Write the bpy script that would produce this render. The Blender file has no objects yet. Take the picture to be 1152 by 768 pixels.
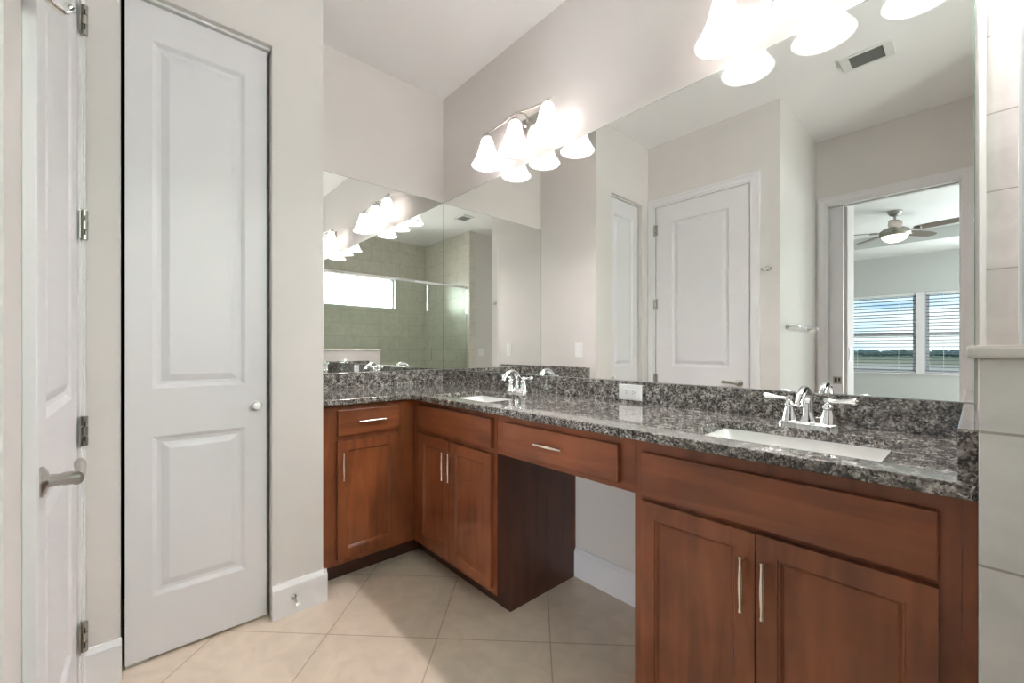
import bpy, bmesh, math, random
from mathutils import Vector, Matrix
random.seed(7)
S = bpy.context.scene
COL = S.collection

# ------------------------------------------------------------------ camera, world, light, exposure
# world axes: x runs along the long vanity wall away from the mirrored corner, w = -y runs out into the room
cam_d = bpy.data.cameras.new('camera')
cam = bpy.data.objects.new('camera', cam_d); COL.objects.link(cam)
cam.location = (2.651, -1.695, 1.170)
cam.rotation_euler = (math.radians(90), 0, math.radians(90) - 0.732)
cam_d.sensor_width = 36.0
cam_d.lens = 469.7 / 1152 * 36
cam_d.shift_y = 8.9 / 1152
cam_d.clip_start = 0.02; cam_d.clip_end = 2000
S.camera = cam

S.view_settings.view_transform = 'Standard'
S.view_settings.look = 'None'
S.view_settings.gamma = 1.0
S.view_settings.use_curve_mapping = False
S.view_settings.exposure = 1.13
S.cycles.max_bounces = 16
S.cycles.diffuse_bounces = 7
S.cycles.glossy_bounces = 8
S.cycles.transmission_bounces = 10
S.cycles.transparent_max_bounces = 16
S.cycles.sample_clamp_indirect = 30.0
S.cycles.use_denoising = True

SKY = 0.78
BULB = 142.0
SHOWER_SKY = 27.0
BED_SIDE_FILL = 14.0
BED_DOORWAY_FILL = 100.0
FAN_LAMP = 2.5

def area_light(name, loc, rot, sx, sy, power, colour):
    d = bpy.data.lights.new(name, 'AREA'); d.shape = 'RECTANGLE'; d.size = sx; d.size_y = sy
    d.energy = power; d.color = colour
    o = bpy.data.objects.new(name, d); COL.objects.link(o)
    o.location = loc; o.rotation_euler = rot
    return o
# sky light at the shower window; added fill lamp at an unseen bedroom opening
area_light('shower_window_daylight', (4.215, -0.96, 2.11), (0, math.radians(90), 0), 0.56, 1.30, SHOWER_SKY, (1.0, 0.99, 0.97))
area_light('bedroom_side_fill', (5.30, -5.4, 1.45), (0, math.radians(90), 0), 2.0, 3.0, BED_SIDE_FILL, (0.92, 0.97, 1.0))

# added lamp behind an invented far-wall opening, filling the bathroom through its doorway
area_light('bedroom_doorway_fill', (4.05, -8.25, 1.25), (math.radians(90), 0, 0), 1.6, 2.3, BED_DOORWAY_FILL, (0.93, 0.975, 1.0))

world = bpy.data.worlds.new('sky'); S.world = world; world.use_nodes = True
nt = world.node_tree; nt.nodes.clear()
wo = nt.nodes.new('ShaderNodeOutputWorld'); bg = nt.nodes.new('ShaderNodeBackground')
tc = nt.nodes.new('ShaderNodeTexCoord'); mp = nt.nodes.new('ShaderNodeMapping'); mp.inputs['Scale'].default_value = (1.0, 1.0, 5.0)
nz = nt.nodes.new('ShaderNodeTexNoise'); nz.inputs['Scale'].default_value = 3.2; nz.inputs['Detail'].default_value = 7
cr = nt.nodes.new('ShaderNodeValToRGB')
cr.color_ramp.elements[0].position = 0.36; cr.color_ramp.elements[0].color = (0.30, 0.50, 0.78, 1)
cr.color_ramp.elements[1].position = 0.56; cr.color_ramp.elements[1].color = (0.92, 0.95, 1.0, 1)
nt.links.new(tc.outputs['Generated'], mp.inputs['Vector']); nt.links.new(mp.outputs['Vector'], nz.inputs['Vector'])
nt.links.new(nz.outputs['Fac'], cr.inputs['Fac']); nt.links.new(cr.outputs['Color'], bg.inputs['Color'])
bg.inputs['Strength'].default_value = SKY
nt.links.new(bg.outputs['Background'], wo.inputs['Surface'])

# ------------------------------------------------------------------ materials
def mat(name, col=(0.8, 0.8, 0.8), rough=0.5, metal=0.0, **kw):
    m = bpy.data.materials.new(name); m.use_nodes = True
    b = m.node_tree.nodes['Principled BSDF']
    b.inputs['Base Color'].default_value = (*col, 1); b.inputs['Roughness'].default_value = rough
    b.inputs['Metallic'].default_value = metal
    for k, v in kw.items(): b.inputs[k.replace('_', ' ')].default_value = v
    return m
def nd(m, t, **kw):
    n = m.node_tree.nodes.new(t)
    for k, v in kw.items(): setattr(n, k, v)
    return n
def lk(m, a, b): m.node_tree.links.new(a, b)
def bsdf(m): return m.node_tree.nodes['Principled BSDF']
def geo(m): return nd(m, 'ShaderNodeNewGeometry').outputs['Position']
def bump_noise(m, scale, strength, dist=0.001, detail=3):
    n = nd(m, 'ShaderNodeTexNoise'); n.inputs['Scale'].default_value = scale; n.inputs['Detail'].default_value = detail
    lk(m, geo(m), n.inputs['Vector'])
    b = nd(m, 'ShaderNodeBump'); b.inputs['Strength'].default_value = strength; b.inputs['Distance'].default_value = dist
    lk(m, n.outputs['Fac'], b.inputs['Height']); lk(m, b.outputs['Normal'], bsdf(m).inputs['Normal'])
    return m
def ramp(m, fac, stops):
    r = nd(m, 'ShaderNodeValToRGB'); e = r.color_ramp.elements
    while len(e) < len(stops): e.new(0.5)
    for k, (p, c) in enumerate(stops): e[k].position = p; e[k].color = (*c, 1)
    lk(m, fac, r.inputs['Fac']); return r.outputs['Color']

M = {}
M['wall'] = bump_noise(mat('wall_paint', (0.695, 0.658, 0.640), 0.75), 260, 0.12)
M['ceiling'] = bump_noise(mat('ceiling_paint', (0.88, 0.865, 0.865), 0.85), 200, 0.15)
M['trim'] = mat('white_semigloss', (0.78, 0.765, 0.785), 0.32)
M['door'] = bump_noise(mat('white_door_paint', (0.75, 0.735, 0.76), 0.38), 120, 0.05, 0.0006)
M['bedwall'] = mat('bedroom_wall_paint', (0.58, 0.60, 0.585), 0.8)
M['bedceil'] = mat('bedroom_ceiling_paint', (0.80, 0.82, 0.82), 0.85)
M['carpet'] = bump_noise(mat('beige_carpet', (0.50, 0.45, 0.38), 0.95), 400, 0.6, 0.004)
M['dark'] = mat('closet_dark', (0.05, 0.05, 0.05), 0.9)
M['chrome'] = mat('chrome', (0.88, 0.89, 0.90), 0.06, 1.0)
M['nickel'] = mat('brushed_nickel', (0.48, 0.455, 0.425), 0.30, 1.0)
M['alu'] = mat('bright_aluminium', (0.86, 0.86, 0.87), 0.35, 0.6)
M['hinge'] = mat('satin_nickel', (0.42, 0.40, 0.37), 0.32, 1.0)
M['pull'] = mat('satin_pull_metal', (0.86, 0.80, 0.74), 0.24, 1.0)
M['porcelain'] = mat('white_porcelain', (0.86, 0.86, 0.84), 0.10, 0.0, Coat_Weight=0.5)
M['plastic'] = mat('white_plastic', (0.82, 0.82, 0.81), 0.3)
M['slot'] = mat('dark_slot', (0.03, 0.03, 0.03), 0.6)
M['mirror'] = mat('mirror_silver', (0.925, 0.94, 0.92), 0.0, 1.0)
M['glassedge'] = mat('mirror_edge', (0.35, 0.45, 0.40), 0.2, 0.6)
M['vent'] = mat('vent_enamel', (0.75, 0.75, 0.73), 0.45)
M['ventdark'] = mat('vent_shadow_enamel', (0.16, 0.16, 0.15), 0.6)
M['blind'] = mat('blind_rail_vinyl', (0.80, 0.81, 0.82), 0.45)
M['slat'] = mat('blind_slat_backlit', (0.20, 0.25, 0.31), 0.5)  # white slats; their backlit darkness is put into the base colour
M['fanmetal'] = mat('fan_nickel', (0.36, 0.35, 0.31), 0.35, 0.9)
M['fanblade'] = mat('fan_blade_laminate', (0.16, 0.13, 0.11), 0.35)
M['caulk'] = mat('tile_edge_trim', (0.78, 0.755, 0.735), 0.3)

def wood(name, axis, dark=(0.120, 0.030, 0.010), light=(0.300, 0.090, 0.031)):
    m = mat(name, light, 0.36, 0.0, Coat_Weight=0.15, Coat_Roughness=0.22)
    mp = nd(m, 'ShaderNodeMapping'); sc = {'z': (22, 22, 2.2), 'x': (2.2, 22, 22), 'y': (22, 2.2, 22)}[axis]
    mp.inputs['Scale'].default_value = sc; lk(m, geo(m), mp.inputs['Vector'])
    n = nd(m, 'ShaderNodeTexNoise'); n.inputs['Scale'].default_value = 1.0; n.inputs['Detail'].default_value = 6
    n.inputs['Distortion'].default_value = 0.6; lk(m, mp.outputs['Vector'], n.inputs['Vector'])
    n2 = nd(m, 'ShaderNodeTexNoise'); n2.inputs['Scale'].default_value = 5.0; n2.inputs['Detail'].default_value = 3
    lk(m, geo(m), n2.inputs['Vector'])
    mx = nd(m, 'ShaderNodeMath', operation='MULTIPLY_ADD'); mx.inputs[1].default_value = 0.55
    lk(m, n.outputs['Fac'], mx.inputs[0])
    m2 = nd(m, 'ShaderNodeMath', operation='MULTIPLY'); m2.inputs[1].default_value = 0.45
    lk(m, n2.outputs['Fac'], m2.inputs[0]); lk(m, m2.outputs[0], mx.inputs[2])
    mid = tuple((a + b) / 2 for a, b in zip(dark, light))
    c = ramp(m, mx.outputs[0], [(0.30, dark), (0.47, mid), (0.66, light)])
    lk(m, c, bsdf(m).inputs['Base Color'])
    return m
M['wood_v'] = wood('cherry_wood_vertical', 'z')
M['wood_x'] = wood('cherry_wood_along_x', 'x')
M['wood_y'] = wood('cherry_wood_along_y', 'y')
M['wood_shaded'] = wood('cherry_wood_shaded_side', 'z', (0.045, 0.014, 0.008), (0.115, 0.036, 0.018))  # same cherry, with the shade on the sides put into darker colours
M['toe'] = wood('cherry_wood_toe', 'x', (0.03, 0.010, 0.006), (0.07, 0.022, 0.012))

def granite():
    m = mat('speckled_granite', (0.4, 0.4, 0.4), 0.07, 0.0, Coat_Weight=0.3, Coat_Roughness=0.03)
    p = geo(m)
    w = nd(m, 'ShaderNodeTexNoise'); w.inputs['Scale'].default_value = 90; w.inputs['Detail'].default_value = 2
    lk(m, p, w.inputs['Vector'])
    vm = nd(m, 'ShaderNodeVectorMath', operation='MULTIPLY_ADD'); vm.inputs[1].default_value = (0.010,) * 3
    lk(m, w.outputs['Color'], vm.inputs[0]); lk(m, p, vm.inputs[2])
    v = nd(m, 'ShaderNodeTexVoronoi'); v.inputs['Scale'].default_value = 215; lk(m, vm.outputs[0], v.inputs['Vector'])
    sp = nd(m, 'ShaderNodeSeparateColor'); lk(m, v.outputs['Color'], sp.inputs[0])
    big = nd(m, 'ShaderNodeTexNoise'); big.inputs['Scale'].default_value = 38; big.inputs['Detail'].default_value = 3
    lk(m, p, big.inputs['Vector'])
    ad = nd(m, 'ShaderNodeMath', operation='MULTIPLY_ADD'); ad.inputs[1].default_value = 1.3; ad.inputs[2].default_value = -0.65
    lk(m, big.outputs['Fac'], ad.inputs[0])
    hf = nd(m, 'ShaderNodeMath', operation='MULTIPLY_ADD'); hf.inputs[1].default_value = 0.75; hf.inputs[2].default_value = 0.125
    lk(m, sp.outputs[0], hf.inputs[0])
    sm = nd(m, 'ShaderNodeMath', operation='ADD'); lk(m, hf.outputs[0], sm.inputs[0]); lk(m, ad.outputs[0], sm.inputs[1])
    c = ramp(m, sm.outputs[0], [(0.10, (0.022, 0.021, 0.022)), (0.30, (0.058, 0.053, 0.050)), (0.45, (0.125, 0.110, 0.097)),
                                (0.60, (0.20, 0.178, 0.158)), (0.76, (0.30, 0.28, 0.26)), (0.95, (0.52, 0.505, 0.48))])
    lk(m, c, bsdf(m).inputs['Base Color'])
    return m
M['granite'] = granite()

def brick(m, vec, w, h, offset, mortar, c1, c2, cm, bump=0.25):
    b = nd(m, 'ShaderNodeTexBrick'); b.offset = offset; b.squash = 1.0
    b.inputs['Scale'].default_value = 1.0; b.inputs['Brick Width'].default_value = w; b.inputs['Row Height'].default_value = h
    b.inputs['Mortar Size'].default_value = mortar; b.inputs['Mortar Smooth'].default_value = 0.15
    b.inputs['Color1'].default_value = (*c1, 1); b.inputs['Color2'].default_value = (*c2, 1); b.inputs['Mortar'].default_value = (*cm, 1)
    lk(m, vec, b.inputs['Vector'])
    n = nd(m, 'ShaderNodeTexNoise'); n.inputs['Scale'].default_value = 9; n.inputs['Detail'].default_value = 8; n.inputs['Distortion'].default_value = 1.2
    lk(m, geo(m), n.inputs['Vector'])
    mr = nd(m, 'ShaderNodeMapRange'); mr.inputs['From Min'].default_value = 0.3; mr.inputs['From Max'].default_value = 0.7
    mr.inputs['To Min'].default_value = 0.90; mr.inputs['To Max'].default_value = 1.06; lk(m, n.outputs['Fac'], mr.inputs['Value'])
    mul = nd(m, 'ShaderNodeVectorMath', operation='SCALE'); lk(m, b.outputs['Color'], mul.inputs[0]); lk(m, mr.outputs[0], mul.inputs['Scale'])
    lk(m, mul.outputs[0], bsdf(m).inputs['Base Color'])
    inv = nd(m, 'ShaderNodeMath', operation='SUBTRACT'); inv.inputs[0].default_value = 1.0; lk(m, b.outputs['Fac'], inv.inputs[1])
    bp = nd(m, 'ShaderNodeBump'); bp.inputs['Strength'].default_value = bump; bp.inputs['Distance'].default_value = 0.003
    lk(m, inv.outputs[0], bp.inputs['Height']); lk(m, bp.outputs['Normal'], bsdf(m).inputs['Normal'])
def floor_tile():
    m = mat('floor_tile', (0.6, 0.5, 0.4), 0.30)
    mp = nd(m, 'ShaderNodeMapping'); mp.inputs['Rotation'].default_value = (0, 0, math.radians(45))
    mp.inputs['Location'].default_value = (-1.400 + 0.457 * 8, 0.1740 + 0.457 * 8, 0)
    lk(m, geo(m), mp.inputs['Vector'])
    brick(m, mp.outputs['Vector'], 0.457, 0.457, 0.0, 0.0028, (0.74, 0.625, 0.505), (0.71, 0.60, 0.485), (0.50, 0.375, 0.285))
    return m
M['floor'] = floor_tile()
def wall_tile(name, zoff, uoff, col=(0.60, 0.56, 0.515)):
    m = mat(name, col, 0.28)
    s = nd(m, 'ShaderNodeSeparateXYZ'); lk(m, geo(m), s.inputs[0])
    a = nd(m, 'ShaderNodeMath', operation='ADD'); lk(m, s.outputs[0], a.inputs[0]); lk(m, s.outputs[1], a.inputs[1])
    a2 = nd(m, 'ShaderNodeMath', operation='ADD'); lk(m, a.outputs[0], a2.inputs[0]); a2.inputs[1].default_value = uoff + 20
    z2 = nd(m, 'ShaderNodeMath', operation='ADD'); lk(m, s.outputs[2], z2.inputs[0]); z2.inputs[1].default_value = zoff
    c = nd(m, 'ShaderNodeCombineXYZ'); lk(m, a2.outputs[0], c.inputs[0]); lk(m, z2.outputs[0], c.inputs[1])
    brick(m, c.outputs[0], 0.3333, 0.2075, 0.5, 0.0022, col, tuple(x * 0.96 for x in col), (0.46, 0.40, 0.35), 0.3)
    return m
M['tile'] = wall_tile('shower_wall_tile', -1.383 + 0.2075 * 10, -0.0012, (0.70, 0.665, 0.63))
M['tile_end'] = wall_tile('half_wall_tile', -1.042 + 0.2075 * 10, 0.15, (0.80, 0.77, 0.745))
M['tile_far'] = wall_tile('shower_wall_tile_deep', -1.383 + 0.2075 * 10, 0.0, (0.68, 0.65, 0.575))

def glass(name, tint=(0.93, 0.97, 0.95), gl=0.06):
    m = bpy.data.materials.new(name); m.use_nodes = True; n = m.node_tree; n.nodes.clear()
    o = n.nodes.new('ShaderNodeOutputMaterial'); t = n.nodes.new('ShaderNodeBsdfTransparent'); g = n.nodes.new('ShaderNodeBsdfGlossy')
    t.inputs['Color'].default_value = (*tint, 1); g.inputs['Roughness'].default_value = 0.0
    f = n.nodes.new('ShaderNodeFresnel'); f.inputs['IOR'].default_value = 1.45
    mx = n.nodes.new('ShaderNodeMixShader'); n.links.new(f.outputs[0], mx.inputs['Fac'])
    n.links.new(t.outputs[0], mx.inputs[1]); n.links.new(g.outputs[0], mx.inputs[2]); n.links.new(mx.outputs[0], o.inputs['Surface'])
    return m
M['glass'] = glass('clear_glass')
M['showerglass'] = glass('shower_glass', (0.95, 0.985, 0.955))
def shade_glass():
    m = bpy.data.materials.new('frosted_shade_glass'); m.use_nodes = True; n = m.node_tree; n.nodes.clear()
    o = n.nodes.new('ShaderNodeOutputMaterial'); t = n.nodes.new('ShaderNodeBsdfTranslucent'); d = n.nodes.new('ShaderNodeBsdfDiffuse')
    t.inputs['Color'].default_value = (0.95, 0.94, 0.92, 1); d.inputs['Color'].default_value = (0.93, 0.92, 0.91, 1)
    mx = n.nodes.new('ShaderNodeMixShader'); mx.inputs['Fac'].default_value = 0.72
    g = n.nodes.new('ShaderNodeBsdfGlossy'); g.inputs['Roughness'].default_value = 0.1
    mx2 = n.nodes.new('ShaderNodeMixShader'); mx2.inputs['Fac'].default_value = 0.04
    n.links.new(t.outputs[0], mx.inputs[1]); n.links.new(d.outputs[0], mx.inputs[2])
    n.links.new(mx.outputs[0], mx2.inputs[1]); n.links.new(g.outputs[0], mx2.inputs[2]); n.links.new(mx2.outputs[0], o.inputs['Surface'])
    return m
M['shade'] = shade_glass()
def emit(name, col, s):
    m = bpy.data.materials.new(name); m.use_nodes = True; n = m.node_tree; n.nodes.clear()
    o = n.nodes.new('ShaderNodeOutputMaterial'); e = n.nodes.new('ShaderNodeEmission')
    e.inputs['Color'].default_value = (*col, 1); e.inputs['Strength'].default_value = s
    n.links.new(e.outputs[0], o.inputs['Surface']); return m
M['bulb'] = emit('lit_bulb', (1.0, 0.95, 0.97), BULB)
M['fanlamp'] = emit('lit_fan_lamp', (1.0, 0.90, 0.80), FAN_LAMP)

# ------------------------------------------------------------------ mesh helpers (w = -y)
def NB(): return bmesh.new()
def box(bm, x0, x1, w0, w1, z0, z1):
    v = [bm.verts.new((x, -w, z)) for z in (z0, z1) for w in (w0, w1) for x in (x0, x1)]
    for f in ((0, 1, 3, 2), (4, 6, 7, 5), (0, 4, 5, 1), (2, 3, 7, 6), (0, 2, 6, 4), (1, 5, 7, 3)):
        bm.faces.new([v[i] for i in f])
def frames(pts):
    pts = [Vector(p) for p in pts]; out = []; up = None
    for i, p in enumerate(pts):
        t = (pts[min(i + 1, len(pts) - 1)] - pts[max(i - 1, 0)]).normalized()
        if up is None:
            up = Vector((0, 0, 1)) if abs(t.z) < 0.9 else Vector((1, 0, 0))
        n = (up - t * up.dot(t)).normalized(); b = t.cross(n); up = n
        out.append((p, n, b))
    return out
def sweep(bm, pts, rad, seg=12, flat=1.0, cap=True):
    if not hasattr(rad, '__len__'): rad = [rad] * len(pts)
    rings = []
    for (p, n, b), r in zip(frames(pts), rad):
        rings.append([bm.verts.new(p + n * (math.cos(2 * math.pi * k / seg) * r * flat) + b * (math.sin(2 * math.pi * k / seg) * r)) for k in range(seg)])
    for a, c in zip(rings, rings[1:]):
        for k in range(seg): bm.faces.new((a[k], a[(k + 1) % seg], c[(k + 1) % seg], c[k]))
    if cap: bm.faces.new(rings[0][::-1]); bm.faces.new(rings[-1])
def lathe(bm, prof, c, axis=(0, 0, 1), seg=24, cap=(True, True)):
    axis = Vector(axis).normalized(); q = Vector((0, 0, 1)).rotation_difference(axis); c = Vector(c); rings = []
    for r, h in prof:
        rings.append([bm.verts.new(c + q @ Vector((math.cos(2 * math.pi * k / seg) * max(r, 1e-4), math.sin(2 * math.pi * k / seg) * max(r, 1e-4), h))) for k in range(seg)])
    for a, b in zip(rings, rings[1:]):
        for k in range(seg): bm.faces.new((a[k], a[(k + 1) % seg], b[(k + 1) % seg], b[k]))
    if cap[0]: bm.faces.new(rings[0][::-1])
    if cap[1]: bm.faces.new(rings[-1])
def bez(ctrl, n=14):
    out = []
    for i in range(n + 1):
        t = i / n; P = [Vector(c) for c in ctrl]
        while len(P) > 1: P = [a.lerp(b, t) for a, b in zip(P, P[1:])]
        out.append(P[0])
    return out
def spline(pts, n=6):
    P = [Vector(p) for p in pts]; P = [P[0] * 2 - P[1]] + P + [P[-1] * 2 - P[-2]]; out = []
    for i in range(1, len(P) - 2):
        for k in range(n):
            t = k / n
            out.append(0.5 * ((2 * P[i]) + (P[i + 1] - P[i - 1]) * t + (2 * P[i - 1] - 5 * P[i] + 4 * P[i + 1] - P[i + 2]) * t * t + (3 * P[i] - P[i - 1] - 3 * P[i + 1] + P[i + 2]) * t ** 3))
    out.append(P[-2]); return out

def make(name, bm, m, parent=None, smooth=False, bevel=0, bseg=2, org=None):
    o_loc = Vector((0, 0, 0))
    bmesh.ops.recalc_face_normals(bm, faces=bm.faces)
    me = bpy.data.meshes.new(name)
    base = Vector(org) if org is not None else (root_of(parent).location.copy() if parent else None)
    if base is None: base = Vector((0, 0, 0))
    if base.length: bmesh.ops.translate(bm, verts=bm.verts, vec=-base)
    bm.to_mesh(me); bm.free()
    for mm in (m if isinstance(m, (list, tuple)) else [m]): me.materials.append(mm)
    if smooth:
        me.polygons.foreach_set('use_smooth', [True] * len(me.polygons))
    o = bpy.data.objects.new(name, me); COL.objects.link(o)
    if parent: o.parent = parent
    else: o.location = base
    if smooth:
        try:
            me.set_sharp_from_angle(angle=math.radians(40))
        except Exception: pass
    if bevel:
        b = o.modifiers.new('bevel', 'BEVEL'); b.width = bevel; b.segments = bseg; b.limit_method = 'ANGLE'; b.angle_limit = math.radians(35)
    return o
def root_of(o):
    while o.parent: o = o.parent
    return o
def tag(o, label=None, cat=None, group=None, kind=None):
    if label: o['label'] = label
    if cat: o['category'] = cat
    if group: o['group'] = group
    if kind: o['kind'] = kind
    return o
def thing(name, label, cat, loc, group=None):
    o = bpy.data.objects.new(name, None); o.empty_display_size = 0.05; COL.objects.link(o); o.location = (loc[0], -loc[1], loc[2])
    return tag(o, label, cat, group)
def struct(name, bm, m, **kw): return tag(make(name, bm, m, **kw), kind='structure')
def struct_empty(name, loc):
    o = bpy.data.objects.new(name, None); COL.objects.link(o); o.location = (loc[0], -loc[1], loc[2]); o['kind'] = 'structure'; return o
def bx(name, m, parent, *ext, bevel=0, **kw):
    bm = NB()
    if isinstance(ext[0], (list, tuple)):
        for e in ext: box(bm, *e)
    else: box(bm, *ext)
    return make(name, bm, m, parent, bevel=bevel, **kw)
def copy_tree(o, parent=None):
    c = o.copy(); COL.objects.link(c); c.parent = parent
    for ch in list(o.children): copy_tree(ch, c)
    return c

# door slab with moulded panels. plane: 'x' -> face at x = d looking +x ; 'w' -> face at w = d looking +w (into the room, toward camera); s = direction sign
def paneled(bm, plane, d, s, u0, u1, v0, v1, thick, panels, prof):
    def P(u, v, k):
        q = d + s * k
        return (q, -u, v) if plane == 'x' else (u, -q, v)
    def quad(a, b, c, e): bm.faces.new([bm.verts.new(P(*p)) for p in (a, b, c, e)])
    pu0, pu1 = panels[0][0], panels[0][1]
    vs = [v0] + [z for p in sorted(panels, key=lambda p: p[2]) for z in (p[2], p[3])] + [v1]
    quad((u0, v0, 0), (pu0, v0, 0), (pu0, v1, 0), (u0, v1, 0)); quad((pu1, v0, 0), (u1, v0, 0), (u1, v1, 0), (pu1, v1, 0))
    for i in range(0, len(vs), 2): quad((pu0, vs[i], 0), (pu1, vs[i], 0), (pu1, vs[i + 1], 0), (pu0, vs[i + 1], 0))
    for (a0, a1, b0, b1) in panels:
        prev = None
        for off, dep in prof:
            r = [(a0 + off, b0 + off, dep), (a1 - off, b0 + off, dep), (a1 - off, b1 - off, dep), (a0 + off, b1 - off, dep)]
            if prev:
                for k in range(4): quad(prev[k], prev[(k + 1) % 4], r[(k + 1) % 4], r[k])
            prev = r
        quad(*prev)
    t = -thick
    quad((u0, v0, t), (u1, v0, t), (u1, v1, t), (u0, v1, t))
    quad((u0, v0, 0), (u1, v0, 0), (u1, v0, t), (u0, v0, t)); quad((u0, v1, 0), (u1, v1, 0), (u1, v1, t), (u0, v1, t))
    quad((u0, v0, 0), (u0, v1, 0), (u0, v1, t), (u0, v0, t)); quad((u1, v0, 0), (u1, v1, 0), (u1, v1, t), (u1, v0, t))
    bmesh.ops.remove_doubles(bm, verts=bm.verts, dist=1e-5)
DOORPROF = [(0, 0), (0.003, -0.002), (0.015, -0.012), (0.026, -0.013), (0.048, -0.004), (0.052, -0.003)]
CABPROF = [(0, 0), (0.0015, -0.003), (0.005, -0.003), (0.011, -0.0085), (0.0125, -0.0095)]

# ------------------------------------------------------------------ room shell
H = 3.023
T = 0.10
XC, WJ, WO, XD, WE = 0.614, 1.049, 1.843, 1.683, 2.859
XR, WS, XF = 2.660, 2.184, 4.02

struct('floor', (lambda b: (box(b, -0.2, XF + 0.2, -0.1, 2.98, -0.12, 0.0), b)[1])(NB()), M['floor'])
struct('ceiling', (lambda b: (box(b, -0.2, XF + 0.2, -0.2, 2.98, H, H + 0.12), b)[1])(NB()), M['ceiling'])

def wallbox(name, m, *ext):
    b = NB()
    if isinstance(ext[0], (list, tuple)):
        for e in ext: box(b, *e)
    else: box(b, *ext)
    return struct(name, b, m)
wallbox('wall_back', M['wall'], -T, 2.668, -T, 0.0, 0, H)
wallbox('wall_left', M['wall'], -T, 0.0, 0.0, WJ + 0.05, 0, H)
wallbox('wall_jog', M['wall'], 0.0, XC, WJ, WJ + 0.09, 0, H)
CO0, CO1, COZ = 1.259, 1.739, 2.482
wallbox('wall_closet', M['wall'], (XC - T, XC, WJ + 0.09, CO0, 0, H), (XC - T, XC, CO1, WO + 0.0, 0, H), (XC - T, XC, CO0, CO1, COZ, H))
wallbox('wall_closet_inside', M['dark'], (-0.05, -0.02, WJ + 0.09, WO + 0.3, 0, H), (-0.02, XC - T, WO + 0.2, WO + 0.25, 0, H))
DX0, DX1, DZ = 0.695, 1.475, 2.455
wallbox('wall_toilet_room', M['wall'], (XC - T, DX0 - 0.012, WO, WO + T, 0, H), (DX1 + 0.012, XD, WO, WO + T, 0, H), (DX0 - 0.012, DX1 + 0.012, WO, WO + T, DZ + 0.012, H))
wallbox('wall_towel', M['wall'], XD - T, XD, WO + T, WE, 0, H)
BX0, BX1, BZ = 1.768, 2.575, 2.440
wallbox('wall_bedroom', M['wall'], (XD - T, BX0, WE, WE + 0.12, 0, H), (BX1, 2.80, WE, WE + 0.12, 0, H), (BX0, BX1, WE, WE + 0.12, BZ, H))
wallbox('wall_right', M['wall'], XR, XR + 0.11, WS + 0.11, WE, 0, H)
wallbox('wall_shower_back', M['tile'], 2.668, XF + 0.1, -T, 0.0, 0, H)
wallbox('wall_shower_front', M['tile_far'], XR, XF, WS, WS + 0.11, 0, H)
SW0, SW1, SZ0, SZ1 = 0.30, 1.62, 1.855, 2.375
wallbox('wall_shower_far', M['tile_far'], (XF, XF + 0.15, 0.0, SW0, 0, H), (XF, XF + 0.15, SW1, WS + 0.11, 0, H), (XF, XF + 0.15, SW0, SW1, 0, SZ0), (XF, XF + 0.15, SW0, SW1, SZ1, H))
# tile edge trim beside the mirror
wallbox('trim_1', M['caulk'], 2.6555, 2.668, 0.0, 0.006, 1.176, H)

# half wall between vanity and shower: painted towards the vanity, tiled on its end
wallbox('wall_half', M['wall'], 2.6535, 2.79, 0.0, 0.706, 0, 1.156)
b = NB(); box(b, 2.6530, 2.80, 0.706, 0.720, 0, 1.156)
struct('trim_2', b, M['tile_end'], bevel=0.003)
b = NB(); box(b, 2.640, 2.805, 0.001, 0.732, 1.156, 1.176)
struct('trim_3', b, M['tile'], bevel=0.004)

# baseboards
def baseboard(name, segs, h=0.146, t=0.016):
    # segs: list of (x0,w0,x1,w1, nx,nw) wall line and outward normal
    b = NB()
    for (x0, w0, x1, w1, nx, nw) in segs:
        prof = [(0, 0), (t, 0), (t, h - 0.020), (t - 0.004, h - 0.012), (t - 0.010, h), (0, h)]
        A = [b.verts.new((x0 + nx * d, -(w0 + nw * d), z)) for d, z in prof]
        C = [b.verts.new((x1 + nx * d, -(w1 + nw * d), z)) for d, z in prof]
        n = len(prof)
        for k in range(n): b.faces.new((A[k], A[(k + 1) % n], C[(k + 1) % n], C[k]))
        b.faces.new(A[::-1]); b.faces.new(C)
    return struct(name, b, M['trim'])
baseboard('baseboard_closet_end', [(XC, WJ - 0.014, XC, 1.261, 1, 0), (0.56, WJ, XC + 0.014, WJ, 0, -1)])
baseboard('baseboard_closet', [(XC, CO1 - 0.004, XC, WO, 1, 0)])
baseboard('baseboard_toilet_room', [(1.531, WO, XD, WO, 0, -1)])
baseboard('baseboard_towel', [(XD, WO + 0.0, XD, WE, 1, 0)])
baseboard('baseboard_knee', [(1.262, 0.0, 1.933, 0.0, 0, 1)])
baseboard('baseboard_right', [(XR, WS, XR, WE, -1, 0)])

# ------------------------------------------------------------------ door 1: narrow closet door
d1 = struct_empty('door_1', (XC, 1.50, 0))
b = NB(); paneled(b, 'x', 0.575, 1, 1.273, 1.7275, 0.012, 2.468, 0.034,
                  [(1.352, 1.652, 0.238, 0.841), (1.352, 1.652, 1.022, 2.336)], DOORPROF)
make('door_leaf', b, M['door'], d1)
b = NB(); lathe(b, [(0.010, 0), (0.009, 0.012), (0.017, 0.020), (0.019, 0.030), (0.015, 0.038), (0.004, 0.041)], (0.575, -1.314, 0.931), (1, 0, 0)); make('door_knob', b, M['plastic'], d1, smooth=True)
bx('door_pivot', M['nickel'], d1, 0.556, 0.574, 1.66, 1.725, 0.001, 0.011)
bx('door_track', M['vent'], d1, 0.545, 0.590, CO0 + 0.002, CO1 - 0.002, 2.472, 2.4815)

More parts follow.
